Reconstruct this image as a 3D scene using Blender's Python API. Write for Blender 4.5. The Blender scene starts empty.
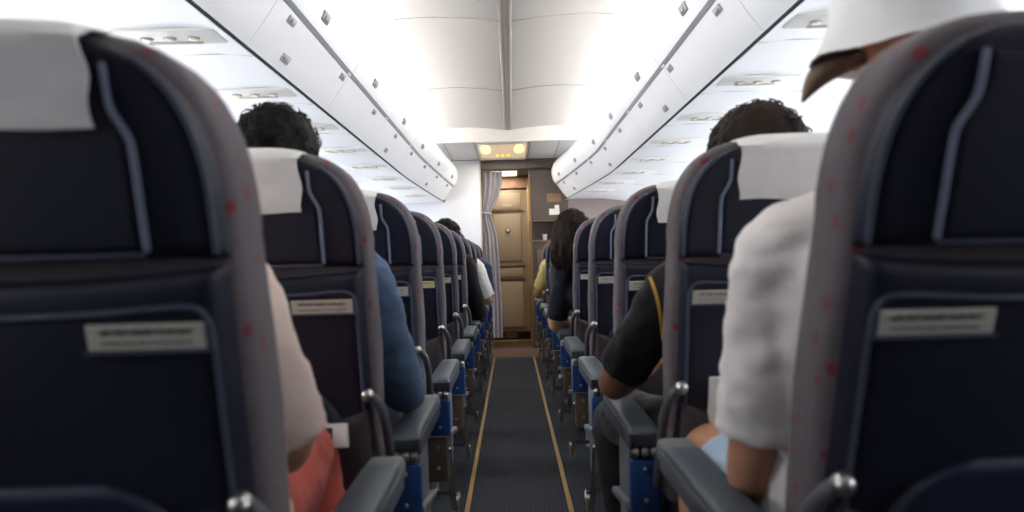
import bpy, bmesh, math, random
from mathutils import Vector, Matrix, noise
R = math.radians
PI = math.pi
scene = bpy.context.scene
COL = scene.collection

# ------------------------------------------------------------------ helpers
def lin(r, g, b):
    f = lambda c: (c/255/12.92) if c/255 <= .04045 else ((c/255+.055)/1.055)**2.4
    return (f(r), f(g), f(b), 1)

def mat(name, rgb, rough=.6, metal=0.0, noise_amt=0.0, noise_scale=20.0, bump=0.0, bump_scale=200.0,
        emit=None, emit_str=0.0, spec=.5, sheen=0.0, coat=0.0):
    m = bpy.data.materials.new(name); m.use_nodes = True
    nt = m.node_tree; b = nt.nodes['Principled BSDF']
    c = lin(*rgb)
    b.inputs['Base Color'].default_value = c
    b.inputs['Roughness'].default_value = rough
    b.inputs['Metallic'].default_value = metal
    b.inputs['Specular IOR Level'].default_value = spec
    b.inputs['Sheen Weight'].default_value = sheen
    b.inputs['Coat Weight'].default_value = coat
    if noise_amt or bump:
        tc = nt.nodes.new('ShaderNodeTexCoord')
    if noise_amt:
        n = nt.nodes.new('ShaderNodeTexNoise'); n.inputs['Scale'].default_value = noise_scale
        n.inputs['Detail'].default_value = 4
        nt.links.new(tc.outputs['Object'], n.inputs['Vector'])
        mx = nt.nodes.new('ShaderNodeMix'); mx.data_type = 'RGBA'
        mx.inputs[6].default_value = tuple(x*(1-noise_amt) for x in c[:3])+(1,)
        mx.inputs[7].default_value = tuple(min(1, x*(1+noise_amt)) for x in c[:3])+(1,)
        nt.links.new(n.outputs['Fac'], mx.inputs[0])
        nt.links.new(mx.outputs[2], b.inputs['Base Color'])
    if bump:
        n2 = nt.nodes.new('ShaderNodeTexNoise'); n2.inputs['Scale'].default_value = bump_scale
        nt.links.new(tc.outputs['Object'], n2.inputs['Vector'])
        bp = nt.nodes.new('ShaderNodeBump'); bp.inputs['Strength'].default_value = bump
        bp.inputs['Distance'].default_value = .004
        nt.links.new(n2.outputs['Fac'], bp.inputs['Height'])
        nt.links.new(bp.outputs['Normal'], b.inputs['Normal'])
    if emit:
        b.inputs['Emission Color'].default_value = lin(*emit)
        b.inputs['Emission Strength'].default_value = emit_str
    return m

def spotted(name, base, spot, scale, thr):
    """woven fabric with scattered small dots"""
    m = mat(name, base, .9, noise_amt=.18, noise_scale=60, bump=.3, bump_scale=350, spec=.2, sheen=.2)
    nt = m.node_tree; b = nt.nodes['Principled BSDF']
    src = b.inputs['Base Color'].links[0].from_socket
    tc = nt.nodes.new('ShaderNodeTexCoord')
    v = nt.nodes.new('ShaderNodeTexVoronoi'); v.inputs['Scale'].default_value = scale
    v.inputs['Randomness'].default_value = .75
    nt.links.new(tc.outputs['Object'], v.inputs['Vector'])
    lt = nt.nodes.new('ShaderNodeMapRange'); lt.inputs['From Min'].default_value = thr
    lt.inputs['From Max'].default_value = thr*.6
    nt.links.new(v.outputs['Distance'], lt.inputs['Value'])
    mx = nt.nodes.new('ShaderNodeMix'); mx.data_type = 'RGBA'
    nt.links.new(lt.outputs['Result'], mx.inputs[0]); nt.links.new(src, mx.inputs[6])
    mx.inputs[7].default_value = lin(*spot)
    nt.links.new(mx.outputs[2], b.inputs['Base Color'])
    return m

M = {}
M['bolster'] = spotted('seat bolster fabric', (90, 83, 88), (112, 44, 52), 25, .235)
M['navy'] = mat('navy seat leather', (28, 29, 46), .5, noise_amt=.12, noise_scale=30, bump=.12, bump_scale=260, spec=.35)
M['navy_gloss'] = mat('navy shell plastic', (36, 39, 62), .38, spec=.45)
M['gap'] = mat('black recess', (14, 14, 18), .8)
M['piping'] = mat('pale blue piping', (112, 120, 140), .6)
M['piping_dark'] = mat('slate piping', (62, 66, 86), .6)
M['placard'] = mat('cream placard', (200, 197, 184), .5)
M['placard_y'] = mat('yellowed placard', (214, 206, 150), .5)
M['letters'] = mat('placard lettering', (78, 66, 62), .6)
M['letters_pale'] = mat('placard small lettering', (138, 128, 120), .6)
M['pocket'] = mat('pocket fabric', (72, 64, 66), .9, noise_amt=.15, noise_scale=80, bump=.3, bump_scale=300, spec=.2)
M['grey_plastic'] = mat('slate grey plastic', (84, 86, 92), .5)
M['pad'] = mat('blue grey armrest pad', (70, 79, 90), .45, bump=.08, bump_scale=300)
M['pad_cap'] = mat('pale armrest cap', (112, 114, 116), .5)
M['blue'] = mat('royal blue plastic', (26, 62, 118), .3, spec=.5)
M['pale_grey'] = mat('pale grey side panel', (138, 142, 150), .45)
M['brown_box'] = mat('dark bronze hardware', (84, 70, 60), .5, noise_amt=.2)
M['steel'] = mat('brushed steel', (190, 188, 184), .3, metal=1)
M['chrome'] = mat('chrome', (215, 215, 218), .18, metal=1)
M['cover'] = mat('white headrest cloth', (236, 234, 232), .9, noise_amt=.06, noise_scale=14, bump=.25, bump_scale=60)
M['white'] = mat('cabin white panel', (236, 237, 240), .38, spec=.4)
M['ceil'] = mat('warm white ceiling', (250, 247, 242), .6)
M['seam'] = mat('panel seam', (176, 170, 164), .6)
M['strip'] = mat('ceiling strip beige', (214, 207, 199), .5)
M['strip_dark'] = mat('ceiling strip groove', (168, 160, 150), .6)
M['rail'] = mat('grey bin rail', (150, 152, 158), .45)
M['latch'] = mat('grey latch', (150, 152, 156), .4)
M['black'] = mat('black rubber gap', (12, 12, 14), .8)
M['psu'] = mat('service unit beige', (230, 228, 222), .5)
M['psu_lens'] = mat('reading lamp lens', (232, 220, 196), .3)
M['wall'] = mat('bulkhead laminate', (228, 230, 236), .5)
M['beige'] = mat('beige edge trim', (196, 184, 164), .5)
M['panel_grey'] = mat('front ceiling panel', (232, 232, 230), .5)
M['dark_lam'] = mat('galley laminate dark', (80, 71, 65), .5, noise_amt=.08, noise_scale=4)
M['mauve_wall'] = mat('front wall mauve grey', (150, 136, 132), .6)
M['door'] = mat('tan door laminate', (174, 154, 128), .45, noise_amt=.06, noise_scale=5)
M['door_panel'] = mat('tan door panel', (194, 172, 144), .45, noise_amt=.05, noise_scale=6)
M['door_dark'] = mat('bronze door trim', (120, 94, 66), .4)
M['gold'] = mat('gold threshold', (200, 164, 104), .35, metal=.6)
M['header'] = mat('header mottled', (196, 150, 122), .6, noise_amt=.35, noise_scale=14)
M['lino'] = mat('brown vestibule floor', (92, 72, 56), .5, noise_amt=.1)
M['curtain'] = mat('mauve grey curtain', (168, 163, 172), .9, bump=.2, bump_scale=120, sheen=.3)
M['niche'] = mat('galley shelf brown', (96, 78, 66), .6)
M['lightbox'] = mat('lit diffuser', (255, 232, 190), .5, emit=(255, 226, 176), emit_str=1.0)
M['lamp_warm'] = mat('warm lamp glow', (255, 210, 130), .5, emit=(255, 206, 128), emit_str=2.2)
M['glyph'] = mat('yellow lit sign marks', (226, 206, 70), .5, emit=(236, 214, 60), emit_str=1.1)
M['lightstrip'] = mat('vestibule lamp', (255, 250, 236), .5, emit=(255, 246, 226), emit_str=1.6)
M['yellow'] = mat('gold floor path strip', (176, 140, 78), .5, noise_amt=.1, noise_scale=8)
M['pane'] = mat('window blind plastic', (230, 230, 232), .6)
M['hair_black'] = mat('black hair', (16, 14, 13), .6, noise_amt=.4, noise_scale=60, spec=.1, bump=.4, bump_scale=120)
M['hair_brown'] = mat('dark brown hair', (34, 25, 21), .6, noise_amt=.4, noise_scale=60, spec=.1, bump=.4, bump_scale=120)
M['skin_a'] = mat('skin light', (206, 158, 130), .55, noise_amt=.06)
M['skin_b'] = mat('skin tan', (168, 116, 88), .55, noise_amt=.06)
M['skin_c'] = mat('skin warm', (196, 144, 112), .55, noise_amt=.06)
M['eye_white'] = mat('eye', (230, 226, 220), .3)
M['eye_dark'] = mat('iris', (40, 28, 22), .2)
M['specs'] = mat('black spectacles', (22, 20, 20), .4)
def cloth(n, c, amt=.06): return mat(n, c, .9, noise_amt=amt, noise_scale=25, bump=.25, bump_scale=260, spec=.2, sheen=.15)
M['sh_white'] = cloth('white t-shirt', (248, 243, 241))
M['sh_rose'] = cloth('pale rose t-shirt', (228, 206, 196))
M['sh_denim'] = cloth('denim blue shirt', (82, 106, 138), .18)
M['sh_black'] = cloth('black polo', (30, 28, 32))
M['sh_navy'] = cloth('dark navy blouse', (28, 30, 44))
M['sh_indigo'] = cloth('indigo shirt', (52, 66, 92))
M['sh_yellow'] = cloth('pale yellow shirt', (226, 208, 130))
M['tr_coral'] = cloth('coral trousers', (170, 76, 66))
M['tr_blue'] = cloth('pale blue shorts', (176, 200, 222))
M['tr_dark'] = cloth('charcoal trousers', (46, 44, 48))
M['tr_denim'] = cloth('dark jeans', (44, 56, 84))
M['yellow_cord'] = mat('mustard piping', (196, 150, 60), .6)
M['shoe'] = mat('dark shoe', (40, 38, 40), .5)
M['cap_white'] = cloth('white cap', (236, 236, 236))
M['brim_brown'] = cloth('brown brim', (110, 92, 80))
M['paper'] = mat('white paper', (226, 222, 216), .6)
M['print_blue'] = mat('dark blue print', (24, 34, 62), .4)

# carpet with faint lengthwise ribs
def carpet():
    m = mat('charcoal carpet', (66, 70, 78), .95, noise_amt=.0, bump=.5, bump_scale=500, spec=.15)
    nt = m.node_tree; b = nt.nodes['Principled BSDF']
    tc = nt.nodes.new('ShaderNodeTexCoord')
    w = nt.nodes.new('ShaderNodeTexWave'); w.inputs['Scale'].default_value = 18; w.inputs['Distortion'].default_value = .6
    w.bands_direction = 'X'
    n = nt.nodes.new('ShaderNodeTexNoise'); n.inputs['Scale'].default_value = 90; n.inputs['Detail'].default_value = 5
    nt.links.new(tc.outputs['Object'], w.inputs['Vector']); nt.links.new(tc.outputs['Object'], n.inputs['Vector'])
    ad = nt.nodes.new('ShaderNodeMath'); ad.operation = 'MULTIPLY_ADD'; ad.inputs[1].default_value = .3
    nt.links.new(w.outputs['Fac'], ad.inputs[0]); nt.links.new(n.outputs['Fac'], ad.inputs[2])
    rp = nt.nodes.new('ShaderNodeValToRGB')
    rp.color_ramp.elements[0].position = .3; rp.color_ramp.elements[0].color = lin(50, 53, 60)
    rp.color_ramp.elements[1].position = .95; rp.color_ramp.elements[1].color = lin(72, 75, 82)
    nt.links.new(ad.outputs[0], rp.inputs[0]); nt.links.new(rp.outputs[0], b.inputs['Base Color'])
    return m
M['carpet'] = carpet()

# ---- geometry collector -------------------------------------------------
class G:
    def __init__(s): s.v = []; s.f = []
    def add(s, v, f):
        b = len(s.v); s.v += [tuple(p) for p in v]; s.f += [tuple(i+b for i in q) for q in f]; return s
    def box(s, c, d, bev=.0, rot=None, seg=2):
        bm = bmesh.new(); bmesh.ops.create_cube(bm, size=1)
        bmesh.ops.scale(bm, vec=d, verts=bm.verts)
        if bev: bmesh.ops.bevel(bm, geom=bm.edges[:], offset=min(bev, min(d)*.49), segments=seg, profile=.5, affect='EDGES')
        if rot: bmesh.ops.rotate(bm, cent=(0, 0, 0), matrix=rot, verts=bm.verts)
        bm.verts.index_update()
        s.add([v.co+Vector(c) for v in bm.verts], [[v.index for v in f.verts] for f in bm.faces]); bm.free(); return s
    def loft(s, rings, closed=True, cap0=True, cap1=True):
        n = len(rings[0]); b = len(s.v)
        for r in rings: s.v += [tuple(p) for p in r]
        for j in range(len(rings)-1):
            for i in range(n if closed else n-1):
                k = (i+1) % n
                s.f.append((b+j*n+i, b+j*n+k, b+(j+1)*n+k, b+(j+1)*n+i))
        if cap0: s.f.append(tuple(b+i for i in range(n))[::-1])
        if cap1: s.f.append(tuple(b+(len(rings)-1)*n+i for i in range(n)))
        return s
    def chain(s, pts, rad, seg=14, lat=None, sq=(1, 1), sub=4, caps='rr', closed=False):
        """smooth tube through pts; rad: numbers or (lateral, depth) pairs"""
        P = [Vector(p) for p in pts]
        Q = [(r, r) if not isinstance(r, (tuple, list)) else r for r in (rad if isinstance(rad, (list, tuple)) else [rad]*len(P))]
        pp, qq = [], []
        n = len(P)
        for i in range(n-1):
            p0, p1, p2, p3 = P[max(i-1, 0)], P[i], P[i+1], P[min(i+2, n-1)]
            q0, q1, q2, q3 = Q[max(i-1, 0)], Q[i], Q[i+1], Q[min(i+2, n-1)]
            for k in range(sub):
                t = k/sub
                cr = lambda a, b, c, d: .5*((2*b)+(c-a)*t+(2*a-5*b+4*c-d)*t*t+(3*b-a-3*c+d)*t**3)
                pp.append(Vector([cr(p0[j], p1[j], p2[j], p3[j]) for j in range(3)]))
                qq.append(tuple(max(1e-4, cr(q0[j], q1[j], q2[j], q3[j])) for j in range(2)))
        pp.append(P[-1]); qq.append(Q[-1])
        rings = []
        la = Vector(lat) if lat else None
        prev = None
        T = []
        for i in range(len(pp)):
            t = (pp[min(i+1, len(pp)-1)]-pp[max(i-1, 0)])
            T.append(t.normalized() if t.length > 1e-9 else Vector((0, 0, 1)))
        def ring(c, t, q, L):
            L = (L - t*L.dot(t)).normalized(); B = t.cross(L)
            return [c+L*(q[0]*sq[0]*math.cos(2*PI*k/seg))+B*(q[1]*sq[1]*math.sin(2*PI*k/seg)) for k in range(seg)], L
        for i, (c, t, q) in enumerate(zip(pp, T, qq)):
            L = la if la is not None else (prev if prev is not None else (Vector((1, 0, 0)) if abs(t.x) < .9 else Vector((0, 1, 0))))
            if i == 0 and caps[0] == 'r':
                for a in (80, 55, 28):
                    h = math.sin(R(a)); w = math.cos(R(a)); e = min(q)
                    rings.append(ring(c-t*e*h, t, (q[0]*w, q[1]*w), L)[0])
            r, prev = ring(c, t, q, L); rings.append(r)
            if i == len(pp)-1 and caps[1] == 'r':
                for a in (28, 55, 80):
                    h = math.sin(R(a)); w = math.cos(R(a)); e = min(q)
                    rings.append(ring(c+t*e*h, t, (q[0]*w, q[1]*w), L)[0])
        return s.loft(rings)
    def ball(s, c, r, seg=18, rot=None):
        r = r if isinstance(r, (tuple, list)) else (r, r, r)
        rings = []
        for j in range(1, seg//2):
            a = PI*j/(seg//2)
            rings.append([(math.sin(a)*math.cos(2*PI*i/seg), math.sin(a)*math.sin(2*PI*i/seg), -math.cos(a)) for i in range(seg)])
        rr = [[(rot @ Vector((p[0]*r[0], p[1]*r[1], p[2]*r[2])) if rot else Vector((p[0]*r[0], p[1]*r[1], p[2]*r[2])))+Vector(c) for p in q] for q in rings]
        return s.loft(rr)
    def cyl(s, c, r, h, axis='z', seg=20, bev=.0):
        ax = {'x': Vector((1, 0, 0)), 'y': Vector((0, 1, 0)), 'z': Vector((0, 0, 1))}[axis]
        L = Vector((0, 0, 1)) if axis != 'z' else Vector((1, 0, 0)); B = ax.cross(L)
        prof = [(-h/2, r-bev), (-h/2+bev, r), (h/2-bev, r), (h/2, r-bev)] if bev else [(-h/2, r), (h/2, r)]
        return s.loft([[Vector(c)+ax*z+L*(q*math.cos(2*PI*k/seg))+B*(q*math.sin(2*PI*k/seg)) for k in range(seg)] for z, q in prof])
    def mesh(s, name, m=1):
        me = bpy.data.meshes.new(name)
        me.from_pydata([(p[0]*m, p[1], p[2]) for p in s.v], [], s.f)
        bm = bmesh.new(); bm.from_mesh(me); bmesh.ops.recalc_face_normals(bm, faces=bm.faces)
        bm.to_mesh(me); bm.free()
        return me

def obj(name, g, material, parent=None, loc=(0, 0, 0), smooth=True, m=1, angle=40):
    me = g if isinstance(g, bpy.types.Mesh) else g.mesh(name, m)
    if material is not None and not me.materials: me.materials.append(material)
    if smooth:
        me.polygons.foreach_set('use_smooth', [True]*len(me.polygons))
        try: me.set_sharp_from_angle(angle=R(angle))
        except Exception: pass
    o = bpy.data.objects.new(name, me); COL.objects.link(o); o.location = loc
    if parent is not None: o.parent = parent
    return o

def tag(o, label, cat, group=None, kind=None):
    o['label'] = label; o['category'] = cat
    if group: o['group'] = group
    if kind: o['kind'] = kind
    return o

def thing(name, label, cat, loc=(0, 0, 0), group=None):
    o = bpy.data.objects.new(name, None); COL.objects.link(o); o.location = loc; o.empty_display_size = .1
    return tag(o, label, cat, group)

def struct(name, g, material, **k):
    o = obj(name, g, material, **k); o['kind'] = 'structure'; return o

def copy_tree(o, parent=None):
    c = o.copy(); COL.objects.link(c)
    if parent is not None: c.parent = parent
    for ch in list(o.children): copy_tree(ch, c)
    return c

def evaluated(name, g, voxel, smooth_it=6, disp=None):
    """merge overlapping closed pieces into one continuous skin"""
    me = g.mesh(name)
    o = bpy.data.objects.new(name, me); COL.objects.link(o)
    a = o.modifiers.new('r', 'REMESH'); a.mode = 'VOXEL'; a.voxel_size = voxel
    b = o.modifiers.new('s', 'SMOOTH'); b.iterations = smooth_it; b.factor = .5
    dg = bpy.context.evaluated_depsgraph_get(); dg.update()
    out = bpy.data.meshes.new_from_object(o.evaluated_get(dg))
    bpy.data.objects.remove(o); bpy.data.meshes.remove(me)
    out.name = name
    if disp:
        ns = [v.normal.copy() for v in out.vertices]
        for v, n in zip(out.vertices, ns): v.co += n*disp(v.co)
    return out

EYE = .95
WIN_MIN = .05          # window lamps left out aft of this, to keep the near seats dim
# ------------------------------------------------------------------ camera
cam = bpy.data.cameras.new('camera'); cam.sensor_width = 36; cam.lens = 800/1024*36
co = bpy.data.objects.new('camera', cam); COL.objects.link(co)
co.matrix_world = Matrix.Translation((0, 0, EYE)) @ Matrix.Rotation(R(-.07), 4, 'Z') @ Matrix.Rotation(R(90.57), 4, 'X') @ Matrix.Rotation(R(-1.5), 4, 'Z')
cam.clip_start = .02
cam.dof.use_dof = True; cam.dof.focus_distance = 4.2; cam.dof.aperture_fstop = 3.4
scene.camera = co

# ------------------------------------------------------------------ cabin shell
Y0, YB, YD = -3.0, 8.95, 9.8     # rear end, bulkhead, door
def sweep(prof, ys, off=lambda y: 0.0, sgn=1):
    return [[(sgn*(x+off(y)), y, z) for x, z in prof] for y in ys]
def frange(a, b, n): return [a+(b-a)*i/(n-1) for i in range(n)]

g = G().box((0, (Y0+8.16)/2, -.02), (3.7, 8.16-Y0, .04)); struct('floor', g, M['carpet'], smooth=False)
g = G().box((0, (8.16+9.95)/2, -.02), (3.7, 9.95-8.16, .04)); struct('trim_1', g, M['lino'], smooth=False)
AX = .01                          # aisle centre line
for nm, x in (('left', -.195), ('right', .205)):
    gp = G().box((x, (Y0+8.13)/2, .003), (.019, 8.13-Y0, .006), .002)
    s_ = obj('floor_path_strip', gp, M['yellow'], smooth=False)
    tag(s_, 'thin gold floor path strip along the %s edge of the aisle carpet' % nm, 'floor strip', 'gold strips along the aisle carpet')

# taper of the bins towards the front of the cabin
def taper(sgn):
    k = .20 if sgn > 0 else .095
    return lambda y: -k*max(0, (y-6.2)/2.7)**1.2

for sgn, nm in ((-1, 'left'), (1, 'right')):
    # side wall with window openings
    gw = G()
    wz0, wz1, pitch, ww = 1.0, 1.36, .52, .26
    gw.box((sgn*1.80, (Y0+9.9)/2, wz0/2), (.04, 9.9-Y0, wz0)); gw.box((sgn*1.80, (Y0+9.9)/2, (wz1+1.72)/2), (.04, 9.9-Y0, 1.72-wz1))
    y = Y0+.1; prev = Y0; wins = []
    while y < 8.8:
        gw.box((sgn*1.80, (prev+y)/2, (wz0+wz1)/2), (.04, y-prev, wz1-wz0)); prev = y+ww; wins.append(y+ww/2); y += pitch
    gw.box((sgn*1.80, (prev+9.9)/2, (wz0+wz1)/2), (.04, 9.9-prev, wz1-wz0))
    struct('wall_'+nm, gw, M['wall'], smooth=False)
    for i, yc in enumerate(wins):
        if yc < WIN_MIN: continue
        L = bpy.data.lights.new('window daylight', 'AREA'); L.shape = 'RECTANGLE'; L.size = .26; L.size_y = .36
        L.energy = 5.5; L.color = (.93, .965, 1.0)
        lo = bpy.data.objects.new('window_daylight', L); COL.objects.link(lo)
        lo.location = (sgn*1.84, yc, (wz0+wz1)/2); lo.rotation_euler = (R(90), 0, R(90)*sgn)
        gf = G()
        z = (wz0+wz1)/2
        for dy, dz, sy, sz in ((0, .195, .3, .03), (0, -.195, .3, .03), (.145, 0, .03, .42), (-.145, 0, .03, .42)):
            gf.box((sgn*1.775, yc+dy, z+dz), (.014, sy, sz), .005)
        struct('window_%d' % (i+1+(0 if sgn < 0 else 100)), gf, M['wall'])
    # underside panel above the seats (service channel)
    off = taper(sgn)
    ys = frange(Y0, 8.93, 25)
    struct('trim_%d' % (2 if sgn < 0 else 3),
           G().loft(sweep([(.826, 1.652), (.95, 1.662), (1.25, 1.655), (1.5, 1.62), (1.81, 1.54), (1.81, 1.6), (1.2, 1.72), (.826, 1.70)], ys, off, sgn)), M['white'])
    # black gap line between the bins and the underside panel
    struct('trim_%d' % (4 if sgn < 0 else 5),
           G().loft(sweep([(.808, 1.655), (.828, 1.655), (.828, 1.68), (.808, 1.68)], frange(Y0, 8.86, 25), off, sgn)), M['black'], smooth=False)
    # seams across the underside panel
    for k in range(12):
        yy = -.55+.79*k
        if yy > 8.8: continue
        gs = G().chain([(sgn*(.83+off(yy)), yy, 1.6525), (sgn*(.95+off(yy)), yy, 1.6615), (sgn*(1.25+off(yy)), yy, 1.6545), (sgn*(1.5+off(yy)), yy, 1.6195)], .0022, seg=6)
        struct('trim_%d' % (20+k+(0 if sgn < 0 else 20)), gs, M['seam'])
    # filler from bins up to the hull
    struct('trim_%d' % (6 if sgn < 0 else 7), G().loft(sweep([(.95, 2.0), (1.0, 2.0), (1.76, 1.66), (1.84, 1.66), (1.84, 1.8), (1.05, 2.4), (.95, 2.4)], [Y0, 9.9], lambda y: 0, sgn)), M['wall'], smooth=False)

# ---- ceiling vaults
ceil_prof = [(.03, 2.232), (.08, 2.236), (.2, 2.252), (.38, 2.262), (.56, 2.256), (.7, 2.236), (.8, 2.205), (.9, 2.15), (.98, 2.06)]
gc = G()
full = [(-x, z) for x, z in ceil_prof[::-1]]+ceil_prof
ys = [Y0, 7.62]
top = [(x, z+.03) for x, z in full[::-1]]
gc.loft(sweep([(x+0, z) for x, z in full]+top, ys))
struct('ceiling', gc, M['ceil'])
for k, yy in enumerate((.75, 2.48, 4.2, 5.88)):
    for sgn in (-1, 1):
        struct('trim_%d' % (60+2*k+(sgn > 0)), G().chain([(sgn*x, yy, z-.001) for x, z in ceil_prof], .004, seg=6), M['seam'])
# centre strip: two ridges with a groove between
gs = G()
for x in (-.027, .027): gs.box((x, (Y0+7.62)/2, 2.2325), (.014, 7.62-Y0, .014), .006)
gs.box((0, (Y0+7.62)/2, 2.2345), (.05, 7.62-Y0, .012))
struct('trim_70', gs, M['strip'])
gs = G()
for x in (-.012, .012): gs.box((x, (Y0+7.62)/2, 2.2285), (.003, 7.62-Y0, .002))
struct('trim_71', gs, M['strip_dark'], smooth=False)
# front beam closing the vault, with a curved foot
beam_top = [(-1.0, 2.3)]+[(x, z+.02) for x, z in full if z > 2.14]+[(1.0, 2.3)]
bot = [(1.0, 2.124), (.6, 2.122), (.3, 2.120), (0, 2.118), (-.3, 2.120), (-.6, 2.122), (-1.0, 2.124)]
gb = G().loft([[(x, 7.62, z) for x, z in beam_top+bot], [(x, 7.66, z) for x, z in beam_top+bot]])
struct('trim_72', gb, M['ceil'], smooth=False)
# lower front ceiling
gb = G().box((-.86, 8.30, 2.14), (1.1, 1.30, .03)).box((.92, 8.30, 2.14), (1.46, 1.30, .03)).box((-.06, 7.69, 2.14), (.52, .08, .03)).box((-.06, 8.92, 2.14), (.52, .06, .03))
struct('trim_73', gb, M['panel_grey'], smooth=False)
gb = G()
for x in (-.33, .21, .5, -.62): gb.box((x, 8.3, 2.1235), (.008, 1.28, .004))
struct('trim_74', gb, M['seam'], smooth=False)
# sign / light box set into it
lb = thing('ceiling_light_box', 'glowing warm ceiling light box with three yellow marks in front of the door', 'ceiling light', (-.06, 8.3, 2.124))
obj('frame', G().box((0, -.575, 0), (.50, .03, .03), .004).box((0, .575, 0), (.50, .03, .03), .004).box((-.245, 0, 0), (.02, 1.15, .03), .004).box((.245, 0, 0), (.02, 1.15, .03), .004), M['panel_grey'], lb)
obj('diffuser', G().box((0, 0, .012), (.48, 1.13, .01)), mat('box diffuser', (232, 214, 186), .5, emit=(236, 208, 164), emit_str=.45), lb, smooth=False)
for x in (-.17, .17): obj('lamp', G().ball((x, -.1, .004), (.05, .3, .012)), M['lamp_warm'], lb)
for x in (-.06, 0, .06): obj('sign_mark', G().box((x, .38, .004), (.026, .12, .008), .003), M['glyph'], lb)

# ---- front end
struct('trim_75', G().box((0, 8.985, 2.08), (3.2, .05, .12)), M['dark_lam'], smooth=False)         # lintel
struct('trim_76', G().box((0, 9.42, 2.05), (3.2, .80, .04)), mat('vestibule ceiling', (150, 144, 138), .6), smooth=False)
ls = thing('vestibule_ceiling_lamp', 'bright white strip lamp in the ceiling right before the door', 'ceiling light', (-.055, 9.47, 2.028))
obj('diffuser', G().box((0, 0, -.002), (.29, .52, .012), .004), M['lightstrip'], ls)
obj('rim', G().box((0, -.27, 0), (.31, .02, .016), .003).box((0, .27, 0), (.31, .02, .016), .003).box((-.153, 0, 0), (.014, .54, .016), .003).box((.153, 0, 0), (.014, .54, .016), .003), M['panel_grey'], ls)
for (x, y, z, sx, sy, e) in ((-.06, 8.3, 2.105, .4, 1.0, 6), (-.055, 9.47, 2.0, .25, .45, 3.2)):
    L = bpy.data.lights.new('front lamp', 'AREA'); L.shape = 'RECTANGLE'; L.size = sx; L.size_y = sy; L.energy = e; L.color = (1, .92, .8)
    lo = bpy.data.objects.new('front_lamp', L); COL.objects.link(lo); lo.location = (x, y, z)
# left bulkhead
struct('wall_front', G().box((-.99, 8.985, 1.06), (1.33, .07, 2.12), .006), M['wall'])
struct('trim_77', G().box((-.322, 8.985, 1.06), (.012, .078, 2.12), .003), M['beige'])
# vestibule side and end walls around the door
struct('wall_vestibule', G().box((-.62, 9.86, 1.02), (.60, .06, 2.04)).box((.50, 9.86, 1.02), (.50, .06, 2.04)).box((-.03, 9.86, 1.96), (.6, .06, .16)), M['dark_lam'], smooth=False)
struct('trim_78', G().box((-.03, 9.815, 1.95), (.56, .03, .145), .004), M['header'])
# door
dr = obj('door_1', G().box((-.03, 9.845, .99), (.50, .05, 1.74), .004), M['door']); dr['kind'] = 'structure'
dp = obj('door_panel', G().box((-.035, 9.812, 1.275), (.34, .016, .58), .006).box((-.035, 9.812, .46), (.34, .016, .55), .006).box((-.035, 9.812, 1.72), (.34, .014, .2), .006).box((-.035, 9.812, .845), (.36, .016, .11), .006), M['door_panel'], dr)
obj('door_trim', G().box((-.035, 9.81, .925), (.42, .024, .02), .004).box((-.035, 9.81, .765), (.42, .024, .02), .004).box((-.035, 9.81, 1.60), (.42, .02, .014), .004).box((-.035, 9.81, .165), (.42, .02, .02), .003), M['door_dark'], dr)
obj('peephole', G().cyl((-.03, 9.782, 1.365), .022, .03, 'y', bev=.004), M['paper'], dr)
obj('peephole_ring', G().cyl((-.03, 9.803, 1.365), .034, .016, 'y', bev=.004), M['door_dark'], dr)
obj('door_sign', G().box((-.035, 9.803, 1.665), (.11, .006, .035), .002), M['beige'], dr)
obj('handle', G().box((-.225, 9.80, .835), (.03, .03, .10), .008), M['door_dark'], dr)
gv = G()
for k in range(6): gv.box((-.02, 9.804, .055+.018*k), (.15, .02, .010), .002)
obj('vent', gv, M['door_dark'], dr)
struct('trim_79', G().box((.232, 9.82, 1.0), (.03, .05, 2.0), .004).box((-.285, 9.82, 1.0), (.02, .05, 2.0), .004), M['gold'])
struct('trim_80', G().box((-.03, 9.78, .012), (.56, .07, .024), .006), M['gold'])
# right monument: galley / stowage wall with arched head and an open shelf
arch = [(.0, 0), (.0, 1.99), (.012, 2.02), (.05, 2.035), (.22, 2.03), (.34, 2.0), (.42, 1.95)]
def mono_face(y):
    return [(.235+x, y, z) for x, z in [(0, 0), (0, 1.985), (.02, 2.0), (.2, 2.0), (.3, 1.985), (.38, 1.94), (.42, 1.88), (.42, 0)]]
gm = G()
gm.box((.445, 9.05, .60), (.42, .10, 1.20)); gm.loft([mono_face(9.0)[0:0] or [(.235, 9.0, 1.42), (.235, 9.0, 1.985), (.255, 9.0, 2.0), (.44, 9.0, 2.0), (.54, 9.0, 1.985), (.62, 9.0, 1.94), (.655, 9.0, 1.88), (.655, 9.0, 1.42)],
         [(.235, 9.10, 1.42), (.235, 9.10, 1.985), (.255, 9.10, 2.0), (.44, 9.10, 2.0), (.54, 9.10, 1.985), (.62, 9.10, 1.94), (.655, 9.10, 1.88), (.655, 9.10, 1.42)]])
gm.box((.245, 9.05, 1.31), (.02, .10, .22)); gm.box((.60, 9.05, 1.31), (.11, .10, .22))
struct('wall_galley', gm, M['dark_lam'], smooth=False)
struct('trim_81', G().box((.40, 9.28, 1.31), (.36, .02, .24)).box((.40, 9.19, 1.19), (.36, .2, .02)).box((.40, 9.19, 1.43), (.36, .2, .02)), M['niche'], smooth=False)
struct('trim_82', G().box((.445, 8.99, 1.20), (.42, .03, .02), .004).box((.445, 8.99, 1.425), (.42, .02, .012), .003).box((.232, 9.0, 1.0), (.018, .05, 2.0), .004), M['door_dark'])
struct('wall_right_front', G().box((1.15, 9.06, 1.0), (1.0, .06, 2.08)), M['mauve_wall'], smooth=False)
struct('trim_83', G().box((.445, 8.995, .6), (.30, .012, 1.0), .004), M['niche'])
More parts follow.
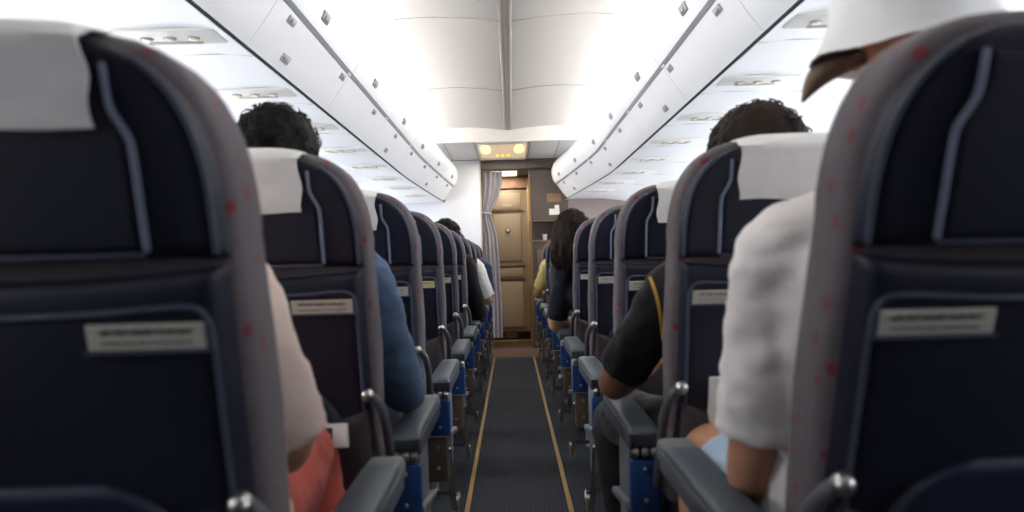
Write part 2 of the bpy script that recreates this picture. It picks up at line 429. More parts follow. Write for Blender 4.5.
cu = thing('paper_cup', 'small white paper cup on the open galley shelf', 'cup', (.39, 9.1, 1.20))
obj('cup_body', G().chain([(0, 0, .002), (0, 0, .05), (0, 0, .075)], [.022, .026, .03], caps='ff'), M['paper'], cu)
obj('rim', G().chain([(.03*math.cos(2*PI*k/16), .03*math.sin(2*PI*k/16), .076) for k in range(17)], .003, seg=6, sub=1), M['paper'], cu)
pl = thing('wall_placard', 'small white notice on the dark galley wall above the shelf', 'notice', (.50, 8.995, 1.525))
obj('plate', G().box((0, 0, 0), (.115, .006, .07), .002), M['paper'], pl)
obj('latch_block', G().box((.03, -.004, .05), (.05, .01, .05), .003), M['paper'], pl)
sk = thing('wall_sticker', 'ochre sticker below the arched head of the galley wall', 'sticker', (.50, 8.995, 1.685))
obj('plate', G().box((0, 0, 0), (.16, .005, .10), .004), mat('ochre sticker', (128, 100, 70), .6, noise_amt=.45, noise_scale=18), sk)
# unseen wall closing the shell behind the camera, darkened to dim near seats
struct('wall_rear', G().box((0, Y0-.03, 1.1), (3.7, .06, 2.4)), mat('rear wall', (64, 62, 62), .8), smooth=False)
struct('wall_end', G().box((0, 9.95, 1.1), (3.7, .06, 2.4)), M['dark_lam'], smooth=False)

# curtain at the bulkhead edge, gathered by a tie
cur = thing('curtain', 'mauve grey pleated curtain tied back at the edge of the white bulkhead', 'curtain', (-.22, 9.06, 0))
rings = []
for z, hw, xc, amp in ((2.0, .115, .03, .022), (1.85, .11, .025, .024), (1.7, .095, .0, .022), (1.58, .065, -.04, .016), (1.53, .05, -.055, .010), (1.47, .058, -.05, .014), (1.3, .08, -.015, .02), (1.0, .085, .0, .022), (.6, .088, .01, .022), (.3, .09, .012, .022), (.12, .092, .014, .022)):
    r = []
    for i in range(60):
        u = -1+2*i/59; r.append((xc+u*hw, amp*math.sin(u*12+z*.4)-.01*math.cos(u*5), z))
    for i in range(60):
        u = 1-2*i/59; r.append((xc+u*hw, amp*math.sin(u*12+z*.4)-.01*math.cos(u*5)+.006, z))
    rings.append(r)
obj('cloth', G().loft(rings), M['curtain'], cur)
obj('tieback', G().chain([(-.055+.058*math.cos(2*PI*k/16), .034*math.sin(2*PI*k/16), 1.53+.006*math.sin(2*PI*k/8)) for k in range(17)], .012, seg=8, sub=2, caps='ff'), M['curtain'], cur)
obj('curtain_rail', G().cyl((.03, 0, 2.012), .008, .30, 'x'), M['steel'], cur)

# ------------------------------------------------------------------ overhead bins
bin_low = [(.805, 1.652), (.79, 1.668), (.755, 1.715), (.725, 1.760), (.697, 1.800)]
bin_up = [(.680, 1.812), (.668, 1.83), (.652, 1.86), (.642, 1.90), (.638, 1.94), (.645, 1.985), (.662, 2.025), (.69, 2.055), (.73, 2.075)]
def bin_ring(prof, y, off, sgn, shrink=1.0, cen=(.78, 1.83)):
    return [(sgn*(cen[0]+(x-cen[0])*shrink+off(y)), y, cen[1]+(z-cen[1])*shrink) for x, z in prof]
def norm_off(prof, t):
    return [(x+t*.75, z+t*.6) for x, z in prof]
BL = 1.06
ORD = ['', 'first', 'second', 'third', 'fourth', 'fifth', 'sixth', 'seventh', 'eighth', 'ninth']
for sgn, nm in ((-1, 'left'), (1, 'right')):
    off = taper(sgn)
    for k in range(8):
        y1 = 8.84-BL*k; y0 = y1-BL
        lab = ('rounded white end bin touching the front wall, %s row of bins' % nm) if k == 0 else \
              'white overhead bin, %s from the rounded front end of the %s row' % (ORD[k+1], nm)
        b = thing('overhead_bin', lab, 'overhead bin', (0, y0, 0), 'white overhead bins along the ceiling')
        ysb = frange(y0+.002, y1-.002, 7) if k else frange(y0+.002, y1-.28, 5)+[y1-.22, y1-.16, y1-.11, y1-.07, y1-.035, y1-.012, y1]
        def shr(y):
            if k: return 1
            t = max(0, (y-(y1-.28))/.28); return max(.05, (1-t**3)**.42)
        def part(name, prof, mt, th):
            rr = []
            for y in ysb:
                r = bin_ring(prof+norm_off(prof, th)[::-1], y, off, sgn, shr(y))
                rr.append([(p[0], p[1]-y0, p[2]) for p in r])
            return obj(name, G().loft(rr), mt, b, angle=35)
        part('bin_floor', bin_low, M['white'], .03)
        part('bin_door', bin_up, M['white'], .03)
        # grey rail strip between them
        part('rail', [(.695, 1.8005), (.689, 1.8045), (.681, 1.812)], M['rail'], .02)
        if k: obj('rail_joint', G().box((sgn*(.693+off(y1)), y1-y0-.03, 1.806), (.012, .05, .014), .002), M['white'], b)
        # door latches
        for yy in (y0+.42,):
            o_ = off(yy)
            lt = obj('latch', G().box((0, 0, 0), (.012, .085, .036), .006, rot=Matrix.Rotation(R(-26*sgn), 3, 'Y')), M['latch'], b, (sgn*(.650+o_), yy-y0, 1.862))
            obj('latch_lever', G().box((0, 0, -.003), (.014, .05, .018), .004, rot=Matrix.Rotation(R(-26*sgn), 3, 'Y')), M['rail'], lt, (-sgn*.003, 0, 0))
    # small row plates under the rail, one per seat row, and vents lower down
    rows_y = [2.66+.80*i for i in range(8)]
    for i, yy in enumerate(rows_y):
        o_ = off(yy)
        p = obj('row_plate', G().box((0, 0, 0), (.010, .075, .026), .003, rot=Matrix.Rotation(R(-36*sgn), 3, 'Y')).box((-.004*sgn, .0, -.004), (.008, .03, .012), .002, rot=Matrix.Rotation(R(-36*sgn), 3, 'Y')), M['latch'], None, (sgn*(.7110+o_), yy, 1.7795))
        tag(p, 'small grey row plate under the rail of the %s bins, %s one from the camera' % (nm, ORD[i+1]), 'row plate', 'grey row plates on the bins')
    for i, yy in enumerate(((2.8, 5.05, 7.2) if sgn < 0 else (3.9, 6.1, 8.0))):
        o_ = off(yy)
        p = obj('speaker_grille', G().box((0, 0, 0), (.008, .085, .03), .003, rot=Matrix.Rotation(R(-36*sgn), 3, 'Y')).box((-.003*sgn, 0, -.003), (.008, .06, .014), .002, rot=Matrix.Rotation(R(-36*sgn), 3, 'Y')), M['latch'], None, (sgn*(.7735+o_), yy, 1.690))
        tag(p, 'grey grille low on the %s bins just above the black gap, %s from the camera' % (nm, ORD[i+1]), 'grille', 'grey grilles low on the bins')
    # passenger service units in the underside panel
    for i in range(8):
        yy = 2.38+.79*i; o_ = off(yy)
        u = thing('reading_light_unit', 'reading light unit in the ceiling panel over the %s seats, %s from the camera' % (nm, ORD[i+1]), 'reading light', (sgn*(1.0+o_), yy, 1.657), 'reading light units over the seats')
        obj('plate', G().box((0, 0, -.002), (.30, .14, .012), .005), M['psu'], u)
        for q in (-.07, 0, .07):
            lp = obj('lamp', G().cyl((q, 0, -.010), .014, .012, 'z', bev=.003), M['psu_lens'], u)
            obj('lamp_ring', G().cyl((q, 0, -.0085), .019, .008, 'z', bev=.002), M['seam'], lp)
        obj('sign_strip', G().box((-.0, .045, -.009), (.16, .02, .006), .002), M['seam'], u)

# cove lamps on top of the bins, washing the ceiling
for sgn in (-1, 1):
    L = bpy.data.lights.new('cove lamp', 'AREA'); L.shape = 'RECTANGLE'; L.size = .06; L.size_y = 7.2
    L.energy = 135; L.color = (1.0, .95, .885)
    lo = bpy.data.objects.new('cove_lamp', L); COL.objects.link(lo)
    lo.location = (sgn*.79, 3.95, 2.085); lo.rotation_euler = (0, R(180+sgn*87), 0)

# ------------------------------------------------------------------ seats
def yb(z): return -(z-1.0)*.28              # rear face of the backrest
BD = .125
def hw(z):
    base = .222+.009*min(1, max(0, (z-.58)/.22))
    if z <= .98: return base - .004*max(0, (z-.8)/.18)
    t = (z-.98)/.187
    return .229*max(0, 1-t**2.5)**(1/4.6)
def se_ring(h, yc, d, z, n=6, seg=40):
    r = []
    for k in range(seg):
        a = 2*PI*(k+.5)/seg; c, s_ = math.cos(a), math.sin(a)
        r.append((h*(1+.018*s_)*math.copysign(abs(c)**(2/n), c), yc+d/2*math.copysign(abs(s_)**(2/n), s_), z))
    return r
def back_body():
    zs = frange(.46, .98, 12)+[.98+.187*t for t in (.12, .25, .38, .5, .6, .7, .78, .85, .9, .94, .97, .988, .997, .9995)]
    rings = []
    for z in zs:
        t = max(0, (z-.98)/.187); d = BD*(max(.01, 1-t**9))**.42
        rings.append(se_ring(max(.01, hw(z)), yb(z)+BD/2, d, z))
    return G().loft(rings)
def plate(hs, z0f, z1f, off, nx=25, nz=22, bulge=0.0, rr=.014, base=.012):
    v, f = [], []
    for j in range(nz):
        vv = (1-math.cos(PI*j/(nz-1)))/2
        for i in range(nx):
            u = math.sin(PI/2*(-1+2*i/(nx-1)))
            xg = u*.2; z0, z1 = z0f(xg), z1f(xg); z = z0+(z1-z0)*vv; h = z1-z0
            e = max(0, min(1, (1-abs(u))*hs(z)/rr, vv*h/rr, (1-vv)*h/rr))
            v.append((u*hs(z), yb(z)+base-(off+base)*math.sqrt(max(0, 1-(1-e)**2))-bulge*(1-u*u)*math.sin(PI*vv), z))
    for j in range(nz-1):
        for i in range(nx-1): f.append((j*nx+i, j*nx+i+1, (j+1)*nx+i+1, (j+1)*nx+i))
    return G().add(v, f)
def hs_up(z):
    b = .221 if z < .985 else .221*max(.02, 1-((z-.985)/.168)**2.5)**(1/4.0)
    return b
C = lambda v: (lambda x: v)
def on_back(x, z, o): return (x, yb(z)-o, z)

def text_mesh(s, size):
    cu_ = bpy.data.curves.new('t', 'FONT'); cu_.body = s; cu_.size = size; cu_.align_x = 'CENTER'; cu_.align_y = 'CENTER'; cu_.extrude = .0003
    o = bpy.data.objects.new('t', cu_); COL.objects.link(o)
    dg = bpy.context.evaluated_depsgraph_get(); dg.update()
    me = bpy.data.meshes.new_from_object(o.evaluated_get(dg))
    bpy.data.objects.remove(o); return me

def text_part(name, s, size, width, material, parent, loc, tilt):
    me = text_mesh(s, size)
    w = max(v.co.x for v in me.vertices)-min(v.co.x for v in me.vertices)
    k = width/w
    for v in me.vertices: v.co.x *= k
    me.materials.append(material)
    o = bpy.data.objects.new(name, me); COL.objects.link(o); o.parent = parent
    o.location = loc; o.rotation_euler = (R(90)+tilt, 0, 0)
    return o

MESH = {}
def shared(key, maker, m):
    k = (key, m)
    if k not in MESH: MESH[k] = maker().mesh(key, m)
    return MESH[k]

def make_seat(m):
    root = thing('airline_seat', 'seat', 'seat')
    root.empty_display_size = .2
    # backrests: aisle, middle, window seat of the joined unit
    for n in range(3):
        dx = -n*.475*m
        bk = obj('backrest', shared('backrest', back_body, m), M['bolster'], root, (dx, 0, 0), angle=60)
        obj('head_shell', shared('head_shell', lambda: plate(hs_up, C(.952), C(1.150), .012), m), M['navy'], bk, angle=60)
        obj('lower_shell', shared('lower_shell', lambda: plate(lambda z: .217, C(.60), lambda x: .936+.010*(x/.2)**2, .020, bulge=.006), m), M['navy'], bk, angle=60)
        if n: 
            obj('seat_cushion', shared('seat_cushion', lambda: G().box((0, .46, .415), (.45, .50, .11), .04, seg=4), m), M['navy'], root, (dx, 0, 0))
            continue
        obj('knee_arch', shared('knee_arch', lambda: plate(lambda z: .168*max(.02, 1-max(0, (z-.64)/.10)**2.4)**(1/2.4), C(.60), C(.739), .036, rr=.02), m), M['navy_gloss'], bk, angle=60)
        # pale edge piping round the head shell
        pts = []
        for z in frange(.958, 1.13, 14): pts.append(on_back(hs_up(z)-.006, z, .0105))
        for q in (1, -1): obj('edge_piping', G().chain([(q*p[0], p[1], p[2]) for p in pts], .0034, seg=8, sub=2), M['piping_dark'], bk, m=m)
        # piping outlining the pocket panel
        pts = [on_back(x, z, .0215) for x, z in ((.206, .63), (.206, .72), (.206, .80), (.206, .87), (.203, .893), (.193, .905), (.17, .907), (.1, .9025), (0, .900))]
        pts = pts+[(-p[0], p[1]-.0, p[2]) for p in pts[::-1][1:]]
        pts = [(p[0], p[1]-.006*(1-(p[0]/.217)**2)*max(0, math.sin(PI*(p[2]-.6)/.336)), p[2]) for p in pts]
        obj('panel_piping', G().chain(pts, .0034, seg=8, sub=3), M['piping_dark'], bk, m=m)
    # tray table
    tt = obj('tray_table', plate(lambda z: .152 if z < 1.06 else .152-.016*min(1, (z-1.06)/.03), C(.958), C(1.128), .0175, rr=.006, base=.0), M['navy'], root, m=m, angle=60)
    pts = [on_back(x, z, .0175) for x, z in ((.153, .962), (.153, 1.0), (.153, 1.05), (.150, 1.064), (.140, 1.082), (.137, 1.095), (.137, 1.122))]
    for q in (1, -1): obj('tray_piping', G().chain([(q*p[0], p[1], p[2]) for p in pts], .0034, seg=8, sub=3), M['piping'], tt, m=m)
    obj('tray_latch', G().box(on_back(0, 1.118, .016), (.05, .008, .012), .004), M['grey_plastic'], tt, m=m)
    obj('tray_edge', G().box(on_back(0, .9565, .017), (.30, .008, .005), .002), M['piping_dark'], tt, m=m)
    # placard, on the aisle side of the pocket panel
    tl = math.atan(.28)
    pc = obj('placard', G().box((0, 0, 0), (.114, .003, .026), .001, rot=Matrix.Rotation(tl, 3, 'X')), M['placard'], root, on_back(m*.144, .880, .0245), smooth=False)
    obj('placard_holder', G().box((.060*m, 0, 0), (.008, .005, .030), .001, rot=Matrix.Rotation(tl, 3, 'X')).box((0, .0008, -.0150), (.122, .004, .003), .001, rot=Matrix.Rotation(tl, 3, 'X')), M['piping_dark'], pc, smooth=False)
    text_part('lettering', 'LIFE VEST UNDER YOUR SEAT', .0085, .088, M['letters'], pc, (0, -.0034, .0045), tl)
    text_part('small_lettering', 'FASTEN SEAT BELT WHILE SEATED', .0055, .088, M['letters_pale'], pc, (0, -.0003, -.006), tl)
    # literature pocket
    obj('literature_pocket', plate(lambda z: .212, C(.44), lambda x: .632+.045*(abs(x)/.2)**1.5, .040, bulge=.012, rr=.02, base=-.012), M['pocket'], root, m=m, angle=60)
    # tray arm with chrome knob
    pts = [on_back(.217, .708, .030), on_back(.226, .702, .030), on_back(.237, .682, .022), on_back(.242, .645, .004), on_back(.242, .58, -.02), on_back(.242, .49, -.05)]
    ta = obj('tray_arm', G().chain(pts, [.009, .010, .010, .0095, .009, .009], seg=14, sq=(1, 1)), M['grey_plastic'], root, m=m)
    kp = on_back(.217*m, .709, .036)
    obj('knob', G().ball((0, 0, 0), (.013, .013, .013)), M['steel'], ta, kp)
    # seat cushion
    obj('seat_cushion', MESH.get(('seat_cushion', m)), M['navy'], root)
    # armrests: the aisle one in detail, the others between the joined seats
    def arm_pad():
        rr = []
        for y, z, h in ((.204, .588, .018), (.208, .593, .030), (.222, .599, .040), (.26, .603, .044), (.34, .604, .044), (.5, .606, .044), (.6, .607, .042)):
            rr.append([(.262+dx_*.033, y, z-h*.5+dz*h*.5) for dx_, dz in ((-1, -.8), (-.85, -1), (.85, -1), (1, -.8), (1, .6), (.92, .85), (.75, 1), (-.75, 1), (-.92, .85), (-1, .6))])
        return G().loft(rr)
    ar = obj('armrest', arm_pad(), M['pad'], root, m=m, angle=35)
    obj('armrest_cap', G().box((.262, .645, .585), (.066, .088, .042), .012, seg=3), M['pad_cap'], ar, m=m)
    obj('armrest_side', G().box((.2935, .42, .575), (.008, .44, .034), .003), M['grey_plastic'], ar, m=m)
    lug = G()
    for x in (.243, .262, .282): lug.cyl((x,   .216, .550), .0125, .014, 'x', bev=.003)
    obj('pivot', lug, M['steel'], ar, m=m)
    ep = obj('end_panel', G().box((.262, .225, .478), (.064, .030, .112), .006, seg=3), M['blue'], root, m=m)
    for z in (.515, .45): obj('screw', G().cyl((.262, .2085, z), .005, .004, 'y', bev=.001), M['steel'], ep, m=m)
    # pale side panel facing the aisle, tapering down
    def side():
        out = [(.34, .55), (.50, .55), (.52, .47), (.52, .36), (.49, .22), (.45, .18), (.41, .21), (.38, .33), (.34, .40)]
        return G().loft([[(.268, y, z) for y, z in out], [(.277, y, z) for y, z in out]])
    obj('side_panel', side(), M['pale_grey'], root, m=m, smooth=False)
    obj('side_ledge', G().box((.262, .46, .385), (.055, .26, .02), .006, rot=Matrix.Rotation(R(-8), 3, 'X')), M['pale_grey'], root, m=m)
    hb = obj('hardware_box', G().box((.246, .29, .345), (.072, .12, .14), .006), M['brown_box'], root, m=m)
    for z in (.385, .32): obj('bolt', G().cyl((.252, .2285, z), .006, .004, 'y', bev=.001), M['steel'], hb, m=m)
    # legs and luggage bar
    for x in (.16, -.62):
        obj('leg', G().chain([(x, .27, .36), (x, .25, .2), (x, .22, .05), (x, .21, .022)], [.02, .018, .018, .022], seg=10), M['steel'], root, m=m)
        obj('leg', G().chain([(x, .62, .36), (x, .64, .2), (x, .67, .05), (x, .68, .022)], [.02, .018, .018, .022], seg=10), M['steel'], root, m=m)
    obj('beam', G().cyl((-.40, .30, .36), .022, 1.26, 'x').cyl((-.40, .60, .36), .022, 1.26, 'x'), M['grey_plastic'], root, m=m)
    obj('luggage_bar', G().chain([(.28, .30, .36), (.284, .36, .20), (.286, .44, .125), (.286, .56, .11), (.28, .665, .11), (.25, .70, .11), (0, .705, .11), (-.5, .705, .11), (-1.1, .705, .11)], .009, seg=10), M['chrome'], root, m=m)
    obj('luggage_bar_foot', G().box((.286, .46, .13), (.022, .05, .06), .006), M['steel'], root, m=m)
    for n in (1, 2, 3):
        obj('armrest', G().box((0, .44, .585), (.045, .46, .04), .014, seg=3).box((0, .3, .50), (.02, .12, .15), .006), M['pad'], root, (-m*(.2375+.475*(n-1)), 0, 0))
    return root

CXL, CXR = AX-.505, AX+.521
ROWS_L = [.755, 1.47, 2.27, 3.06, 3.86, 4.65, 5.45, 6.24, 7.03, 7.82]
ROWS_R = [.805, 1.46, 2.25, 3.04, 3.83, 4.63, 5.42, 6.21, 7.0, 7.8]
LABL = ['navy airline seat nearest the camera, left of the aisle, white cloth on its headrest',
        'navy seat left of the aisle with a denim-sleeved passenger, a box in its pocket',
        'navy seat left of the aisle directly ahead of the denim-sleeved passenger',
        'fourth navy seat from the camera left of the aisle, with a yellowed placard',
        'fifth navy seat from the camera left of the aisle, behind the black-sleeved passenger',
        'sixth seat from the camera left of the aisle, holding the black-sleeved passenger',
        'seventh seat from the camera left of the aisle, ahead of the black-sleeved passenger',
        'eighth seat from the camera left of the aisle, holding the white-sleeved passenger',
        'ninth seat from the camera left of the aisle, holding the indigo-shirted passenger',
        'front row seat left of the aisle, up against the white bulkhead']
LABR = ['navy airline seat nearest the camera, right of the aisle, with bare headrest and tray table',
        'navy seat right of the aisle with the black-shirted passenger, white cloth on its headrest',
        'navy seat right of the aisle directly ahead of the black-shirted passenger',
        'fourth navy seat from the camera right of the aisle',
        'fifth seat from the camera right of the aisle, holding the long-haired woman',
        'sixth seat from the camera right of the aisle, ahead of the long-haired woman',
        'seventh seat from the camera right of the aisle',
        'eighth seat from the camera right of the aisle, behind the yellow-shirted passenger',
        'ninth seat from the camera right of the aisle, holding the yellow-shirted passenger',
        'front row seat right of the aisle, facing the dark galley wall']
proto = {}
DX = {(1, 0): .002, (-1, 0): .024}
SZ = {(1, 0): 1.011, (-1, 0): 1.024}
TILT = {(-1, 0): 5.6}
def tilt_matrix(deg):
    p = Vector((0, .17, .5))
    return Matrix.Translation(p) @ Matrix.Rotation(R(deg), 4, 'X') @ Matrix.Translation(-p)
def recline(root, deg):
    Q = tilt_matrix(deg)
    for ch in root.children:
        if ch.name.split('.')[0] in ('backrest', 'tray_table', 'placard', 'literature_pocket', 'tray_arm') and abs(ch.location.x) < .4:
            ch.matrix_basis = Q @ ch.matrix_basis
SEATS = {}
for m, cx, rows, labs, grp in ((1, CXL, ROWS_L, LABL, 'navy seats left of the aisle'), (-1, CXR, ROWS_R, LABR, 'navy seats right of the aisle')):
    for i, y in enumerate(rows):
        if i == 0: s_ = make_seat(m); proto[m] = s_
        else: s_ = copy_tree(proto[m])
        s_.location = (cx+DX.get((m, i), 0), y, 0); s_.scale.z = SZ.get((m, i), 1); s_['label'] = labs[i]; s_['group'] = grp
        SEATS[(m, i)] = s_
for k_, a_ in TILT.items(): recline(SEATS[k_], a_)
# the fourth seat on the left carries a yellowed placard
for ch in SEATS[(1, 3)].children:
    if ch.name.startswith('placard'):
        ch.data = ch.data.copy(); ch.data.materials.clear(); ch.data.materials.append(M['placard_y']); ch['label'] = 'yellowed placard'

# white cloths over some headrests
def cover_mesh(m, seed, low=1.055):
    rnd = random.Random(seed)
    prof = []
    for z in frange(low, 1.148, 10): prof.append((yb(z)-.0245, z))
    yt = yb(1.167)
    prof += [(yt-.010, 1.160), (yt+.005, 1.1695), (yt+.03, 1.1735), (yt+.065, 1.1735), (yt+.09, 1.169), (yt+.108, 1.155), (yt+.116, 1.13)]
    for z in (1.10, 1.06, 1.0, .95): prof.append((yb(z)+BD+.010, z))
    nx = 17
    V, F = [], []
    for t in (0, .0025):
        for j, (y, z) in enumerate(prof):
            for i in range(nx):
                u = -1+2*i/(nx-1)
                w = .124+.003*math.sin(j*.9+seed)+(.006 if j > 8 else 0)*0
                wob = .0028*noise.noise(Vector((u*4+seed, j*.35, seed)))
                zz = z+(.003*math.sin(u*3+seed) if j < 2 else 0)
                drop = (-.009*u**4-.002*u*u)*(1 if 9 < j < 18 else .2)
                V.append((u*w, y+wob+(t if j < 10 else -t), zz+drop-(t if 9 < j < 16 else 0)))
    n = len(prof)*nx
    for j in range(len(prof)-1):
        for i in range(nx-1):
            a = j*nx+i; F.append((a, a+1, a+nx+1, a+nx)); F.append((n+a, n+a+nx, n+a+nx+1, n+a+1))
    for j in range(len(prof)-1):
        for i in (0, nx-1):
            a = j*nx+i; F.append((a, a+nx, n+a+nx, n+a))
    for i in range(nx-1):
        for j in (0, len(prof)-1):
            a = j*nx+i; F.append((a, a+1, n+a+1, n+a))
    return G().add(V, F)
for m, i, lab in ((1, 0, 'blurred white headrest cloth on the nearest left seat'), (1, 1, 'white headrest cloth behind the head with tousled black hair, left of the aisle'),
                  (1, 2, 'sliver of white headrest cloth on the third seat left of the aisle'),
                  (-1, 1, 'white headrest cloth below the brown-haired head with spectacles'), (-1, 2, 'white headrest cloth on the third seat right of the aisle')):
    s_ = SEATS[(m, i)]
    o = obj('headrest_cover', cover_mesh(m, i+3*m, 1.072 if (m, i) == (1, 0) else 1.053), M['cover'], None, s_.location, angle=60)
    o.scale.z = s_.scale.z
    if (m, i) in TILT: o.matrix_basis = o.matrix_basis @ tilt_matrix(TILT[(m, i)])
    tag(o, lab, 'headrest cover', 'white headrest cloths')

# boxes and leaflets in the pockets
b = thing('snack_box', 'small white box with dark blue front in the seat pocket, left of the aisle', 'box', (CXL+.138, 1.47+.043, .634))
b.rotation_euler = (R(-12), 0, R(6))
obj('carton', G().box((0, 0, 0), (.080, .062, .045), .003), M['paper'], b)
obj('printed_front', G().box((-.012, -.0315, -.003), (.054, .002, .036), .001), M['print_blue'], b)
obj('mark', G().box((-.002, -.033, .002), (.026, .001, .005), .0005), M['paper'], b)
for m, i, dx, cx, lab in ((-1, 1, -.14, CXR, 'white leaflet with a blue mark in the pocket beside the white t-shirt sleeve'), (-1, 2, -.165, CXR, 'white leaflet in the pocket of the third seat right of the aisle')):
    y = ROWS_R[i]
    b = thing('leaflet', lab, 'leaflet', (cx+dx, y+.060, .66))
    obj('sheet', G().box((0, 0, 0), (.05, .012, .14), .002, rot=Matrix.Rotation(R(15), 3, 'X')), M['paper'], b)
    obj('mark', G().box((.004, -.017, .045), (.022, .001, .012), .0004, rot=Matrix.Rotation(R(15), 3, 'X')), M['blue'], b)

# ------------------------------------------------------------------ passengers
def wrinkle(amp, seed, scale=16):
    def f(co):
        p = Vector((co.x*scale+seed, co.y*scale, co.z*scale*1.7))
        return amp*(noise.noise(p)+.5*noise.noise(p*2.3))
    return f

def hand(g, w, d, up, side, curl=.5, s=1.0):
    """palm, four bent fingers, thumb leaving the side of the palm. w wrist, d direction, up = back of hand, side = thumb side"""
    w, d, up, side = Vector(w), Vector(d).normalized(), Vector(up), Vector(side)
    up = (up-d*up.dot(d)).normalized(); side = (side-d*side.dot(d)-up*side.dot(up)).normalized()
    g.chain([w, w+d*.03*s, w+d*.062*s, w+d*.088*s], [(.024*s, .017*s), (.034*s, .016*s), (.04*s, .0145*s), (.036*s, .011*s)], lat=side, seg=12, sub=2)
    for k, (o, L) in enumerate(((.027, .074), (.009, .083), (-.009, .077), (-.026, .060))):
        b = w+d*.086*s+side*o*s
        p, dirv = [b-d*.01*s, b], d.copy()
        for q, frac in enumerate((.45, .32, .23)):
            a = curl*(.55+.25*q+.06*k)
            dirv = (dirv*math.cos(a)-up*math.sin(a)).normalized()
            # keep turning about the finger's own axis
            p.append(p[-1]+dirv*L*frac*s)
        g.chain(p, [.0088*s, .0088*s, .0082*s, .0074*s, .0062*s], seg=8, sub=2)
    t0 = w+d*.022*s+side*.026*s
    td = (d*.7+side*.65-up*.25).normalized()
    g.chain([t0, t0+td*.035*s, t0+td*.035*s+(td*.8-up*.4*curl-side*.25).normalized()*.028*s], [.0125*s, .010*s, .007*s], seg=8, sub=2)

